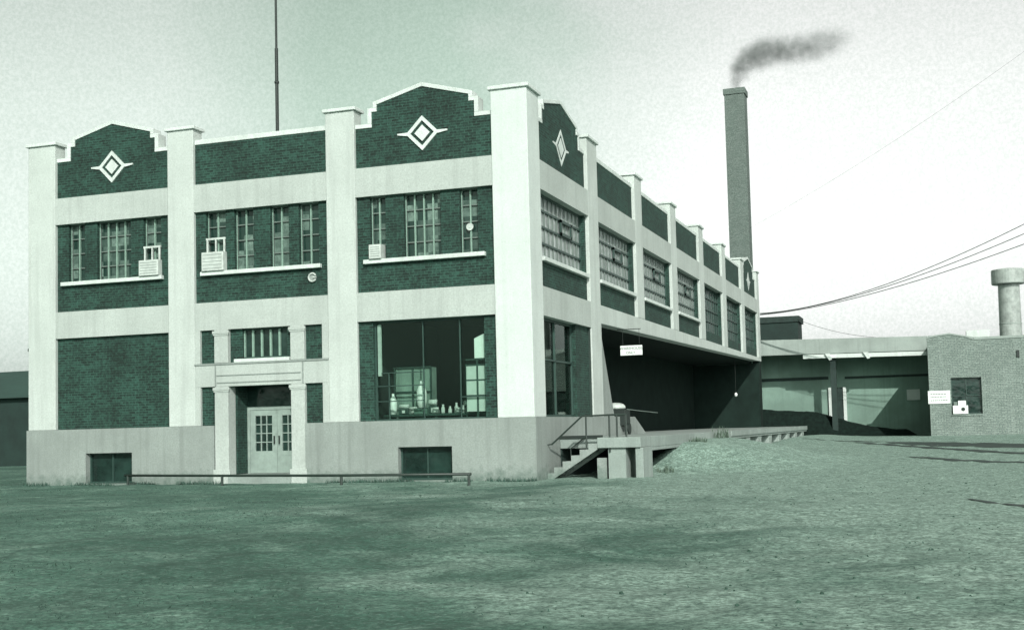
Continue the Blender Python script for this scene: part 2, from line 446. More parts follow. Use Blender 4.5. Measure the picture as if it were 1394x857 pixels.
# plinth, a little proud of the frame, with its basement openings
pl = MB()
PX = [(-17.08, -14.81), (-13.10, -10.17), (-7.08, -4.11), (-2.45, .05)]
for x0, x1 in PX[:2]: pl.box(x0, x1, -.05, .45, -.6, ZP)
pr_ = MB()
for x0, x1 in PX[2:]: pr_.box(x0, x1, -.05, .45, -.6, ZP)
for q_, x0, x1 in ((pl, -14.81, -13.10), (pr_, -4.11, -2.45)):
    q_.box(x0, x1, -.05, .45, .99, ZP); q_.box(x0, x1, -.05, .45, -.6, .045)
pr_.box(-.45, .05, .45, 7.46, -.6, ZP); pr_.build('plinth', M['plinth'], B)
pl.build('plinth', M['plinth'], B)
MB().box(-.45, .03, 7.46, 46, -.6, .78).build('plinth', M['plinth'], B)
MB().box(-17.08, -16.6, .45, 46.9, -.6, ZP).build('plinth', M['plinth'], B)

def window(F, a0, a1, z0, z1, d, cols, rows, vb, hb, mv, mh, pane, mid=None):
    w_ = MB()
    w_.fbox(F, a0, a1, d, d+.06, z1-hb, z1); w_.fbox(F, a0, a1, d, d+.06, z0, z0+hb)
    w_.fbox(F, a0, a0+.03, d+.002, d+.058, z0+.01, z1-.01); w_.fbox(F, a1-.03, a1, d+.002, d+.058, z0+.01, z1-.01)
    for k in range(1, rows): zz = z0+(z1-z0)*k/rows; w_.fbox(F, a0, a1, d+.004, d+.05, zz-hb/2, zz+hb/2)
    o = w_.build('window', M[mh], B)
    v_ = MB()
    for k in range(cols+1):
        aa = a0+(a1-a0)*k/cols; e = vb*(1.3 if k in (0, cols) else 1)
        v_.fbox(F, max(a0, aa-e/2), min(a1, aa+e/2), d+.012 if vb < .04 else d-.008, d+.055, z0+hb, z1-hb)
    v_.build('glazing_bar', M[mv], o)
    MB().fbox(F, a0, a1, d+.062, d+.075, z0, z1).build('pane', M[pane], o)
    if mid:
        (b0, b1, y0, y1) = mid; q = MB()
        for (p0, p1, q0, q1) in ((b0, b1, y0, y0+.09), (b0, b1, y1-.09, y1), (b0, b0+.1, y0, y1), (b1-.1, b1, y0, y1)):
            q.fbox(F, p0, p1, d-.05, d+.0, q0, q1)
        q.build('vent_sash', M['sashdark'], o)
    return o
def brickfill(F, a0, a1, z0, z1, holes, d0=RB, d1=.42, name='brick_panel'):
    """brick panel with the window openings left out; holes = (a0,a1) running to the top"""
    p = MB(); cur = a0; zs = holes[0][2] if holes else z1
    if not holes: p.fbox(F, a0, a1, d0, d1, z0, z1)
    else:
        p.fbox(F, a0, a1, d0, d1, z0, zs)
        for h in holes:
            p.fbox(F, cur, h[0], d0, d1, zs, z1); cur = h[1]
        p.fbox(F, cur, a1, d0, d1, zs, z1)
    return p.build(name, M['brick'], B)
# upper front windows
ZS = 6.42
fronts = [[(-15.57, -14.95, 2), (-14.48, -13.21, 4), (-12.75, -12.1, 2)],
          [(-10.49, -9.79, 2), (-9.49, -8.82, 2), (-8.25, -7.62, 2), (-7.28, -6.62, 2)],
          [(-4.94, -4.44, 2), (-3.86, -2.71, 4), (-2.12, -1.57, 2)]]
sills = [(-15.78, -12.01), (-10.62, -6.53), (-5.12, -1.35)]
for (a0, a1), ws, sl_ in zip(FB, fronts, sills):
    brickfill('F', a0, a1, ZB, ZT, [(w0, w1, ZS) for w0, w1, _ in ws])
    for w0, w1, c in ws: window('F', w0, w1, ZS, ZT, .26, c, 4, .042, .036, 'sash', 'sashmid', 'oldpane')  # crossbars' shade put into a darker sash colour than the uprights
    MB().fbox('F', sl_[0], sl_[1], -.03, RB-.003, 6.32, 6.44).build('window_sill', M['coping'], B, bev=.01)
# upper side: steel factory sash in the first four bays, brick infill in the rest
for i, (a0, a1) in enumerate(SB):
    if i < 4:
        w0, w1 = a0+.28, a1-.16
        brickfill('S', a0, a1, ZB, ZT, [(w0, w1, 6.36)])
        u = (w1-w0)
        window('S', w0, w1, 6.36, ZT, .24, 11, 4, .028, .065, 'sashmid', 'sashdark', 'sidepane',
               (w0+u*.5, w0+u*.75, 6.36+.97, 6.36+1.455))
        MB().fbox('S', w0-.1, w1+.06, -.02, RB-.003, 6.25, 6.37).build('window_sill', M['coping'], B, bev=.01)
    else:
        w0, w1 = a0+.3, a1-.2
        brickfill('S', a0, a1, ZB, ZT, [(w0, w1, ZB+.5)])
        window('S', w0, w1, ZB+.5, ZT, .24, 8, 4, .028, .05, 'sashdark', 'sashdark', 'pane')
# parapets
def coping_run(F, a0, a1, z, d0, d1): return MB().fbox(F, a0, a1, d0-.03, d1+.03, z, z+.15)
def plain_parapet(F, a0, a1):
    p = MB().fbox(F, a0, a1, RB, .45, ZQ-.0, 10.41).build('parapet', M['brick'], B)
    coping_run(F, a0, a1, 10.412, RB, .45).build('coping', M['coping'], p, bev=.015)
def gable(F, a0, a1):
    c = (a0+a1)/2; k = (a1-a0)/4.25; e1, e2 = 1.60*k, 1.43*k
    poly = [(a0, ZQ), (a1, ZQ), (a1, 10.34), (c+e1, 10.34), (c+e1, 10.80), (c+e2, 10.80), (c+e2, 11.0), (c, 11.39), (c-e2, 11.0), (c-e2, 10.80), (c-e1, 10.80), (c-e1, 10.34), (a0, 10.34)]
    p = MB().prism(F, poly, RB, .48).build('parapet', M['brick'], B)
    # cement coping following the steps, thicker than the brick
    t = .12; q = MB()
    d0, d1 = RB-.035, .52
    for s in (-1, 1):
        A = a0 if s < 0 else a1
        lo, hi = sorted((A, c+s*e1)); q.fbox(F, lo, hi, d0, d1, 10.342, 10.342+t)
        lo, hi = sorted((c+s*(e1+.002), c+s*(e1+.13))); q.fbox(F, lo, hi, d0+.004, d1-.004, 10.342+t+.002, 10.80+t-.004)
        lo, hi = sorted((c+s*(e2+.002), c+s*(e1+.128))); q.fbox(F, lo, hi, d0+.002, d1-.002, 10.802, 10.80+t)
        lo, hi = sorted((c+s*(e2+.003), c+s*(e2+.12))); q.fbox(F, lo, hi, d0+.004, d1-.004, 10.80+t+.002, 11.0+t-.02)
        q.prism(F, [(c, 11.392), (c+s*(e2+.118), 10.975), (c+s*(e2+.118), 10.975+t), (c, 11.392+t)], d0, d1)
    q.build('coping', M['coping'], p, bev=.01)
    # diamond ornament of white and dark tile with side bars
    z0 = 10.02; r = .51*(1 if F == 'F' else 1.12)
    dm = MB()
    def dia(rr): return [(c+rr, z0), (c, z0+rr), (c-rr, z0), (c, z0-rr)]
    o_, i_ = dia(r), dia(r-.14)
    P = (lambda a, z, d: (a, d, z)) if F == 'F' else (lambda a, z, d: (-d, a, z))
    for j in range(4):
        dm.prism(F, [o_[j], o_[(j+1) % 4], i_[(j+1) % 4], i_[j]], RB-.05 if F == 'F' else RB-.015, RB-.002)
    dm.prism(F, dia(r-.27), RB-.05 if F == 'F' else RB-.015, RB-.002)
    for s in (-1, 1):
        dm.prism(F, [(c+s*(r-.03), z0-.05), (c+s*(r+.27), z0+.0), (c+s*(r+.27), z0+.045), (c+s*(r-.05), z0+.05)], RB-.046 if F == 'F' else RB-.012, RB-.002)
    dm.build('diamond_ornament', M['coping'], p)
gable('F', *FB[0]); plain_parapet('F', *FB[1]); gable('F', *FB[2])
gable('S', *SB[0])
for a0, a1 in SB[1:6]: plain_parapet('S', a0, a1)
gable('S', *SB[6])

# ground floor front, left bay: blind brick
brickfill('F', *FB[0], ZP, ZG, [])
# ground floor front, right bay: display window
MB().fbox('F', -5.36, -4.91, RB, .42, ZP, ZG).build('brick_panel', M['brick'], B)
MB().fbox('F', -1.46, -1.08, RB, .42, ZP, ZG).build('brick_panel', M['brick'], B)
dw = MB()
for (p0, p1, q0, q1) in ((-4.91, -1.46, 1.752, 1.80), (-4.91, -1.46, 4.58, ZG), (-4.91, -4.86, 1.8, 4.58), (-1.51, -1.46, 1.8, 4.58), (-4.86, -3.4, 2.30, 2.325), (-4.86, -3.4, 2.74, 2.765), (-4.5, -4.475, 1.8, 3.12), (-3.41, -3.385, 1.8, 4.58), (-4.86, -3.41, 3.12, 3.145), (-2.25, -1.51, 2.36, 2.385), (-2.27, -2.245, 1.8, 4.58)):
    dw.fbox('F', p0, p1, .24, .30, q0, q1)
dw = dw.build('window', M['sashdark'], B)
MB().fbox('F', -4.91, -1.46, .302, .31, 1.752, ZG).build('pane', M['glass'], dw)
MB().fbox('F', -4.82, -4.72, .232, .30, 3.05, 4.55).build('glazing_bar', M['sash'], dw)
# ground floor side, first bay
MB().fbox('S', 4.74, 6.25, RB, .42, ZP, ZG).build('brick_panel', M['brick'], B)
sw = MB()
for (p0, p1, q0, q1) in ((1.1, 4.74, 1.752, 1.82), (1.1, 4.74, 4.57, ZG), (1.1, 1.16, 1.82, 4.57), (4.68, 4.74, 1.82, 4.57), (1.16, 4.68, 3.40, 3.45), (2.89, 2.94, 1.82, 4.57)):
    sw.fbox('S', p0, p1, .24, .30, q0, q1)
sw = sw.build('window', M['sashdark'], B)
MB().fbox('S', 1.1, 4.74, .302, .31, 1.752, ZG).build('pane', M['glass'], sw)

# entrance bay
EN = MB()
EN.fbox('F', -10.85, -6.3, 0.0, .40, 2.92, 3.63)                       # entablature
for a0, a1 in ((-10.85, -10.66), (-6.51, -6.3)): EN.fbox('F', a0, a1, 0.0, .40, ZP+.002, 2.918); EN.fbox('F', a0, a1, 0, .40, 3.632, ZG-.002)
EN = EN.build('entrance_surround', M['band'], B, bev=.008)
tr = MB()
tr.fbox('F', -10.85, -6.3, -.03, -.002, 3.58, 3.632); tr.fbox('F', -10.08, -7.22, -.022, -.002, 3.24, 3.27); tr.fbox('F', -10.08, -7.22, -.022, -.002, 3.02, 3.05)
tr.fbox('F', -10.14, -10.10, -.025, -.002, 2.94, 3.575); tr.fbox('F', -7.17, -7.13, -.025, -.002, 2.94, 3.575)
tr.build('moulding', M['plinth'], EN)
for a0, a1 in ((-10.15, -9.68), (-7.55, -7.09)):
    o = MB().fbox('F', a0, a1, -.02, .40, 3.636, ZG-.004).build('pilaster', M['band'], EN, bev=.01)
    o = MB().fbox('F', a0, a1, -.02, .40, -.3, 2.916).build('pilaster', M['band'], EN, bev=.01)
    cp = MB()
    for zt in (2.80, ZG-.13): MB().fbox('F', a0-.05, a1+.05, -.055, -.022, zt, zt+.09).fbox('F', a0-.03, a1+.03, -.04, -.022, zt-.05, zt-.001).build('pilaster_capital', M['band'], EN, bev=.006)
    MB().fbox('F', a0-.05, a1+.05, -.055, -.022, -.3, .42).build('pilaster_base', M['band'], EN, bev=.006)
for a0, a1 in ((-10.66, -10.15), (-7.09, -6.51)):
    MB().fbox('F', a0, a1, .1, .40, ZP+.002, 2.916).build('brick_panel', M['brick'], EN)
    MB().fbox('F', a0, a1, .1, .40, 3.634, ZG-.002).build('brick_panel', M['brick'], EN)
# window over the door, dark brick jambs
MB().fbox('F', -9.68, -9.25, .14, .40, 3.634, ZG-.002).build('brick_panel', M['brick'], EN)
MB().fbox('F', -7.74, -7.55, .14, .40, 3.634, ZG-.002).build('brick_panel', M['brick'], EN)
window('F', -9.25, -7.74, 3.74, ZG-.004, .22, 5, 1, .06, .05, 'sash', 'sashdark', 'pane')
MB().fbox('F', -9.5, -7.62, .02, .22, 3.634, 3.735).build('window_sill', M['coping'], EN, bev=.01)
# porch: brick side walls, soffit, floor and double doors one metre in
po = MB(); po.box(-9.95, -9.63, .42, 1.25, .2, 2.915); po.box(-7.58, -7.26, .42, 1.25, .2, 2.915)
po.build('porch_wall', M['brick'], B)
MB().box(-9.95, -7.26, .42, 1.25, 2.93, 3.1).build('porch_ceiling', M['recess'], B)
MB().box(-9.66, -7.55, -.12, 1.25, -.3, .262).build('porch_step', M['dock'], B, bev=.01)
df = MB()
for (a, b_, q0, q1) in ((-9.63, -9.54, .264, 2.3), (-7.67, -7.58, .264, 2.3), (-9.54, -7.67, 2.2, 2.3)): df.box(a, b_, .98, 1.08, q0, q1)
df.build('door_frame', M['door'], B)
MB().box(-9.63, -7.58, 1.0, 1.06, 2.302, 2.93).build('transom_light', M['pane'], B)
for a0, a1 in ((-9.535, -8.61), (-8.60, -7.675)):
    dl = MB(); s0, s1 = a0+.17, a1-.17
    dl.box(a0, a1, 1.0, 1.05, .27, .94); dl.box(a0, a1, 1.0, 1.05, 2.02, 2.195); dl.box(a0, s0, 1.0, 1.05, .94, 2.02); dl.box(s1, a1, 1.0, 1.05, .94, 2.02)
    dl.box(s0, s1, .99, 1.0, .40, .42); dl.box(s0, s1, .99, 1.0, .80, .82)
    for k in (1, 2): xx = s0+(s1-s0)*k/3; dl.box(xx-.014, xx+.014, 1.005, 1.045, .94, 2.02)
    for k in (1, 2, 3): zz = .94+1.08*k/4; dl.box(s0, s1, 1.008, 1.042, zz-.014, zz+.014)
    d_ = dl.build('door', M['door'], B)
    MB().box(s0, s1, 1.046, 1.056, .94, 2.02).build('pane', M['pane'], d_)
    hx = a1-.08 if a0 < -9 else a0+.08
    MB().box(hx-.015, hx+.015, .94, .985, 1.15, 1.4).build('handle', M['black'], d_)
# basement lights
for i, (a0, a1) in enumerate(((-14.81, -13.10), (-4.11, -2.45))):
    q = MB()
    for (p0, p1, q0, q1) in ((a0, a1, .05, .10), (a0, a1, .94, .99), (a0, a0+.05, .1, .94), (a1-.05, a1, .1, .94), ((a0+a1)/2-.02, (a0+a1)/2+.02, .1, .94)):
        q.fbox('F', p0, p1, .16, .22, q0, q1)
    o = q.build('window', M['sashdark'], B)
    MB().fbox('F', a0, a1, .222, .235, .05, .99).build('pane', M['pane'], o)
# inner body and rooms
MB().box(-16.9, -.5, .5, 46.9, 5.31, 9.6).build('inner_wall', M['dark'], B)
MB().box(-16.95, -.46, .47, 47.0, 9.602, 9.72).build('roof', M['roof'], B)
MB().box(-17.04, -16.62, .5, 47.0, ZP, 9.6).build('rear_side_wall', M['render'], B)
MB().box(-16.6, -.05, 46.9, 47.02, 5.3, 10.3).build('rear_side_wall', M['render'], B)
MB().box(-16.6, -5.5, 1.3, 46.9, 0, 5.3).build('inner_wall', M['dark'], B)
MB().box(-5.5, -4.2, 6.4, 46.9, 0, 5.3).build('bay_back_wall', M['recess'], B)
MB().box(-16.6, -9.97, .46, 1.298, 0, 5.3).build('inner_wall', M['dark'], B)
MB().box(-7.24, -5.5, .46, 1.298, 0, 5.3).build('inner_wall', M['dark'], B)
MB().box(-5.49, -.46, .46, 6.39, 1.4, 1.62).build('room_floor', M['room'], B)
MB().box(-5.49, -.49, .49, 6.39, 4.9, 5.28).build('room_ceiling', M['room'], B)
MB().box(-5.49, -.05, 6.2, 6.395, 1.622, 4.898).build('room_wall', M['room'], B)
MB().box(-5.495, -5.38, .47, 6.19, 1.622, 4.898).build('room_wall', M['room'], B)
# loading bay: floor, soffit, end wall and the haunched wing wall
MB().box(-4.2, 0.0, 7.46, 46, .8, 1.12).build('bay_floor', M['dock'], B)
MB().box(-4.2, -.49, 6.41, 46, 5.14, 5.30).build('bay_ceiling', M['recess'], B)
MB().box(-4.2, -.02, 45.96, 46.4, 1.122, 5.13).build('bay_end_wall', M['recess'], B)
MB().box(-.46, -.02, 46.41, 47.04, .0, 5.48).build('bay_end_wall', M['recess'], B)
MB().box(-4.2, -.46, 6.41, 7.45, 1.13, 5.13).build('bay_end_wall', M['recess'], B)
MB().prism('S', [(7.502, 1.125), (14.0, 1.125), (12.2, 1.76), (9.15, 1.76), (7.502, 4.80)], .06, .32).build('wing_wall', M['plinth'], B, bev=.01)

# ------------------------------------------------------------------ fittings on the factory
def aircon(x0, x1, z0, z1, label, frame=True):
    t = thing('window_cooler', ((x0+x1)/2, 0, z0), label, 'air conditioner')
    MB().box(x0, x1, -.10, .255, z0, z1).build('casing', M['cooler'], t, bev=.012)
    if frame:
        q = MB(); h = z1+.40
        q.box(x0+.06, x0+.11, .10, .15, z1, h); q.box(x1-.11, x1-.06, .10, .15, z1, h); q.box(x0+.04, x1-.04, .10, .15, h, h+.06); q.box((x0+x1)/2-.02, (x0+x1)/2+.02, .10, .15, z1, h)
        q.build('window_bracket', M['cooler'], t)
    q = MB()
    for k in range(5): zz = z0+.08+(z1-z0-.16)*k/4; q.box(x0+.05, x1-.05, -.108, -.1, zz-.008, zz+.008)
    q.build('grille', M['fascia'], t)
aircon(-12.78, -12.08, 6.445, 6.93, 'white boxy air conditioner under a small frame in the far left bay window')
aircon(-10.52, -9.76, 6.445, 7.02, 'large white air conditioner with frame on the sill of the middle bay')
aircon(-4.90, -4.52, 6.445, 6.86, 'small white box on the sill of the upper corner bay window', False)
t = thing('extractor_fan', (-1.84, .2, 7.2), 'round white fan disc in the narrow right window of the corner bay', 'fan')
MB().disc('F', -1.86, 7.20, .2, .25, .105).build('cover', M['cooler'], t); MB().disc('F', -1.86, 7.20, .185, .199, .035, 12).build('hub', M['paper'], t)
t = thing('alarm_bell', (-6.83, .1, 6.06), 'small round pale alarm bell on dark brick below the middle bay sill', 'bell')
rg = MB(); n = 20
pts = [(-6.83+.12*math.cos(a), RB-.06, 6.05+.12*math.sin(a)) for a in [.45+(2*PI-.9)*k/n for k in range(n+1)]]
rg.tube(pts, .026, 8).build('ring', M['cooler'], t)
MB().disc('F', -6.83, 6.05, RB-.035, RB-.002, .115).build('gong', M['fascia'], t); MB().box(-6.81, -6.71, RB-.08, RB-.036, 6.035, 6.065).build('striker', M['cooler'], t)
# roof mast
t = thing('radio_mast', (-11.3, 6, 9.72), 'tall thin dark mast rising from the factory roof behind the middle parapet', 'mast')
q = MB(); q.tube([(-11.3, 6, 9.72), (-11.3, 6, 15.2)], .062, 10); q.build('pole', M['black'], t)
MB().tube([(-11.3, 6, 15.2), (-11.3, 6, 22.5)], .042, 10).build('upper_pole', M['black'], t)
MB().lathe((-11.3, 6, 13.9), [(.05, 0), (.085, .03), (.085, .1), (.05, .13)], 12).build('collar', M['black'], t)
MB().box(-11.5, -11.1, 5.8, 6.2, 9.722, 9.8).build('base_plate', M['black'], t)

# ------------------------------------------------------------------ display in the corner window
def vase(x, y, z, h, r, label):
    pr = [(r*.55, 0), (r*.75, .02*h), (r, .25*h), (r*.98, .62*h), (r*.6, .80*h), (r*.32, .88*h), (r*.34, .97*h), (r*.2, h)]
    tag(MB().lathe((x, y, z), pr, 16).build('bottle', M['white'], loc=(x, y, z), smooth=True), label, 'bottle', 'bottles in the display window')
t = thing('display_counter', (-3.2, .9, 1.62), 'low dark counter standing behind the glass of the display window', 'counter')
MB().box(-4.85, -1.5, .62, 1.15, 1.86, 1.93).build('top', M['sashdark'], t, bev=.008)
for x in (-4.7, -3.2, -1.65): MB().box(x-.04, x+.04, .66, 1.1, 1.622, 1.858).build('leg', M['sashdark'], t)
vase(-4.62, .80, 1.932, .62, .12, 'short white bottle at the left end of the window display')
vase(-3.72, .84, 2.10, .80, .15, 'tall white bottle standing on a box in the window display')
t = thing('display_box', (-3.72, .84, 1.931), 'dark low box under the tall white bottle in the window', 'box')
MB().box(-3.92, -3.52, .7, 1.0, 1.932, 2.085).build('carton', M['green'], t, bev=.006); MB().box(-3.93, -3.51, .69, 1.01, 2.087, 2.098).build('lid', M['sashdark'], t)
t = thing('glazed_cabinet', (-4.2, 1.3, 1.63), 'pale green curtained cabinet behind bottles on the left of the display window', 'cabinet')
MB().box(-4.75, -3.6, 1.32, 1.7, 1.63, 3.32).build('body', M['curtain'], t); 
q = MB()
for x in (-4.77, -4.19, -3.61): q.box(x-.02, x+.02, 1.26, 1.318, 1.63, 3.34)
for z in (2.6, 3.32): q.box(-4.8, -3.58, 1.255, 1.315, z-.02, z+.02)
q.build('frame', M['sashdark'], t)
t = thing('panelled_screen', (-1.75, .6, 1.62), 'pale panelled screen standing at the right of the display window', 'screen')
for x0, x1 in ((-2.12, -1.82), (-1.76, -1.47)):
    for z0, z1 in ((1.95, 2.36), (2.42, 2.82), (2.86, 3.24)): MB().box(x0, x1, .352, .37, z0, z1).build('panel', M['paper'], t)
MB().prism('F', [(-1.86, 3.46), (-1.53, 3.46), (-1.53, 4.16), (-1.86, 4.02)], .345, .36).build('panel', M['white'], t)
q = MB(); q.box(-1.815, -1.765, .34, .39, 1.63, 3.44); q.box(-2.14, -2.122, .34, .39, 1.63, 3.3)
for z in (2.39, 2.84, 3.27, 3.425): q.box(-2.13, -1.47, .342, .351, z-.02, z+.02)
q.build('frame', M['sashdark'], t)
for k, (x, h) in enumerate(((-3.08, .26), (-2.86, .2), (-2.66, .3), (-2.44, .22))):
    tag(MB().lathe((x, .9, 1.932), [(.05, 0), (.06, .02), (.055, h*.6), (.03, h*.75), (.03, h)], 12).build('jar', M['paper'], loc=(x, .9, 1.932), smooth=True),
        'small pale jar in the row along the middle of the window display', 'jar', 'jars in the display window')

# made-up goods; their pale parts stand in for broken reflections low in the glass
random.seed(17)
stand_ins = [(-4.32, .95, .16, .30), (-4.02, 1.0, .2, .22), (-3.40, .95, .13, .42), (-3.22, .7, .1, .18), (-2.3, 1.0, .16, .36), (-2.52, .72, .09, .16)]
for k, (x, y, r_, h) in enumerate(stand_ins):
    t = thing('machine', (x, y, 1.932), ['squat dark machine by the short bottle in the display window', 'broad low machine before the curtained cabinet in the window', 'tall narrow machine right of the tall white bottle', 'small low machine at the centre front of the window display', 'upright machine beside the pale screen in the window', 'smallest low machine near the row of pale jars'][k], 'machine')
    MB().box(x-r_, x+r_, y-.09, y+.09, 1.934, 1.934+h*.55).build('body', M['sashmid'] if k % 2 else M['sashdark'], t, bev=.02)
    MB().tube([(x-r_*.9, y-.02, 1.934+h*.78), (x+r_*.9, y-.02, 1.934+h*.78)], h*.2, 12).build('roller', M['paper'] if k % 2 == 0 else M['cooler'], t, smooth=True)
    MB().box(x-r_*.3, x+r_*.3, y-.1, y-.092, 1.97, 1.934+h*.4).build('plate', M['cooler'], t)

# ------------------------------------------------------------------ pipe rail in front
t = thing('pipe_rail', (-7, -1.3, 0), 'low dark iron pipe rail along the foot of the front wall', 'rail')
A, Bp = Vector((-13.1, -.40, 0)), Vector((-1.02, -2.34, 0))
def rp(u): q = A.lerp(Bp, u); return Vector((q.x, q.y, hg(q.x, q.y)))
MB().tube([A+Vector((0,0,.30)), Vector((-9.3,-1.01,.28)), Vector((-5.1,-1.69,.27)), Bp+Vector((0,0,.29))], .038, 10).build('pipe', M['rail'], t, smooth=True)
for u in (.01, .315, .663, .995):
    q = rp(u); MB().tube([q-Vector((0,0,.3)), q+Vector((0,0,.29))], .04, 8).build('post', M['rail'], t)

# ------------------------------------------------------------------ loading dock and steps
D = thing('loading_dock', (1.4, 24, 0), 'long raised concrete loading dock along the side of the factory', 'dock')
DX = 2.75; DZ = 1.13
MB().box(.06, DX, 2.15, 46, .82, DZ).build('slab', M['dock'], D, bev=.015)
MB().box(DX-.3, DX-.004, 2.16, 16.4, .72, .818).build('edge_beam', M['dock'], D, bev=.01)
MB().box(.06, 1.36, 2.10, 2.148, DZ-.02, DZ+.06).build('edge_angle', M['black'], D)
MB().box(DX+.002, DX+.05, 16.5, 46, .92, DZ+.01).build('edge_timber', M['dock'], D, bev=.01)
ys_ = [17.2, 21.0, 24.6, 28.4, 32.2, 36.0, 39.8, 43.6]
for y in ys_:
    MB().add([(DX-.04, y, -.3), (DX-.04, y+.35, -.3), (1.7, y+.35, -.3), (1.7, y, -.3), (DX-.04, y, .818), (DX-.04, y+1.15, .818), (1.7, y+1.15, .818), (1.7, y, .818)],
             [(0,3,2,1),(4,5,6,7),(0,1,5,4),(1,2,6,5),(2,3,7,6),(3,0,4,7)]).build('support', M['dock'], D, bev=.01)
MB().box(2.58, 2.80, .98, 2.138, -.4, .838).build('support', M['dock'], D, bev=.01)
MB().box(1.80, 2.30, 1.0, 2.14, -.4, .838).build('support', M['dock'], D, bev=.01)
MB().box(1.515, DX, .90, 2.146, .84, DZ).build('landing', M['dock'], D, bev=.015)
MB().add([(DX-.16, 4.3, .0), (DX+.02, 4.3, .0), (DX+.02, 4.75, .0), (DX-.16, 4.75, .0), (DX-.16, 6.2, .718), (DX+.02, 6.2, .718), (DX+.02, 6.75, .718), (DX-.16, 6.75, .718)],
         [(0,3,2,1),(4,5,6,7),(0,1,5,4),(1,2,6,5),(2,3,7,6),(3,0,4,7)]).build('brace', M['dock'], D, bev=.01)
MB().box(.06, .09, 2.2, 45, -.3, .815).build('back_wall', M['wood'], D)
tag(MB().box(1.44, 1.72, 1.12, 1.42, -.3, .56).build('concrete_block', M['plinth'], loc=(1.58, 1.27, 0), bev=.012), 'upright pale concrete block under the landing beside the steps', 'block')
T = thing('concrete_steps', (.7, 1.4, 0), 'short flight of open concrete steps up to the loading dock', 'steps')
n = 6; x0, x1 = -.02, 1.51; rise = (DZ)/(n+1); run = (x1-x0)/n
poly = [(x0, -.05)]
for k in range(n):
    poly += [(x0+run*k, rise*(k+1)), (x0+run*(k+1), rise*(k+1))]
poly += [(x1, .80), (x0+.17, -.05)]
MB().prism('F', poly, .92, 1.02).build('stringer', M['plinth'], T, bev=.006)
MB().prism('F', poly, 1.98, 2.09).build('stringer', M['plinth'], T, bev=.006)
for k in range(n):
    MB().box(x0+run*k+.01, min(x0+run*(k+1)+.02, x1-.003), 1.022, 1.978, rise*(k+1)-.07, rise*(k+1)-.003).build('tread', M['dock'], T, bev=.006)
H = thing('stair_handrail', (1.2, .95, 0), 'dark iron pipe handrail beside the concrete dock steps', 'handrail')
yh = .98
MB().tube([(-.02, yh, .28), (-.02, yh, .95), (.18, yh, .97), (1.08, yh, 1.74), (2.35, yh, 1.76)], .026, 8).build('top_rail', M['rail'], H)
MB().tube([(.42, 2.03, .62), (.42, 2.03, .82), (.86, 2.03, 1.14)], .02, 8).build('rear_rail', M['rail'], H)
MB().tube([(1.19, yh, .75), (1.19, yh, 1.74)], .026, 8).build('post', M['rail'], H)
for x in (1.86, 2.08, 2.34): MB().tube([(x, yh, .72 if x < 2 else DZ), (x, yh, 1.75)], .026, 8).build('post', M['rail'], H)

# things on the dock
K = thing('hand_cart', (-.2, 9.0, 1.12), 'dark hand cart with a white rounded bundle and long handle on the dock', 'cart')
kx, ky = -.30, 10.3
bd = MB(); 
pr = [(.30, 0), (.35, .04), (.34, .11), (.27, .18), (.15, .22), (.04, .23)]
bd.lathe((kx, ky, 2.03), pr, 18).build('bundle', M['cooler'], K, smooth=True)
MB().box(kx-.42, kx+.42, ky-.4, ky+.4, 1.45, 2.02).build('cart_box', M['black'], K, bev=.01)
for sx_ in (-1, 1): MB().tube([(kx+sx_*.44, ky, 1.33), (kx+sx_*.50, ky, 1.33)], .2, 16).build('wheel', M['black'], K)
MB().tube([(kx+.4, ky, 2.02), (kx+.8, ky+.5, 1.95), (kx+1.2, ky+1.4, 1.88)], .014, 8).build('handle', M['sashmid'], K)
G_ = thing('dock_lamp', (-1.2, 33, 3), 'small white globe lamp on a stem hanging in the dark loading bay', 'lamp')
MB().lathe((-.45, 39, 3.05), [(.03, -.11), (.07, -.07), (.09, 0), (.07, .08), (.03, .12)], 14).build('globe', M['white'], G_, smooth=True)
MB().tube([(-.45, 39, 3.19), (-.45, 39, 5.14)], .008, 6).build('stem', M['black'], G_)
# hanging sign
def text_mesh(txt, size, loc, rotx, parent, mat, name='lettering', ext=.004, sx=1):
    cu = bpy.data.curves.new(name, 'FONT'); cu.body = txt; cu.size = size; cu.align_x = 'CENTER'; cu.align_y = 'CENTER'; cu.extrude = ext
    o = bpy.data.objects.new('tmp', cu); col.objects.link(o)
    dg = bpy.context.evaluated_depsgraph_get(); me = bpy.data.meshes.new_from_object(o.evaluated_get(dg))
    bpy.data.objects.remove(o)
    n_ = bpy.data.objects.new(name, me); col.objects.link(n_); me.materials.clear(); me.materials.append(mat)
    n_.parent = parent; n_.location = Vector(loc) - Vector(ORG[parent.name]); n_.rotation_euler = (rotx, 0, 0); n_.scale = (sx, 1, 1)
    return n_
SG = thing('hanging_sign', (.45, 10.6, 4.9), 'small white lettered board hanging at the top of the dark loading bay', 'sign')
sx0, sx1, sz0, sz1, sy = -.10, .70, 3.93, 4.28, 10.4
MB().box(sx0, sx1, sy, sy+.03, sz0, sz1).build('board', M['white'], SG, bev=.01)
text_mesh('WAREHOUSE', .135, ((sx0+sx1)/2, sy-.004, 4.175), PI/2, SG, M['ink'])
text_mesh('ONLY', .125, ((sx0+sx1)/2-.02, sy-.004, 4.02), PI/2, SG, M['ink'])
br = MB(); br.tube([(-.2, sy+.015, 4.86), (.66, sy+.015, 4.86)], .014, 6)
for x in (0, .6): br.tube([(x, sy+.015, sz1), (x, sy+.015, 4.86)], .006, 6)
br.build('bracket', M['black'], SG)

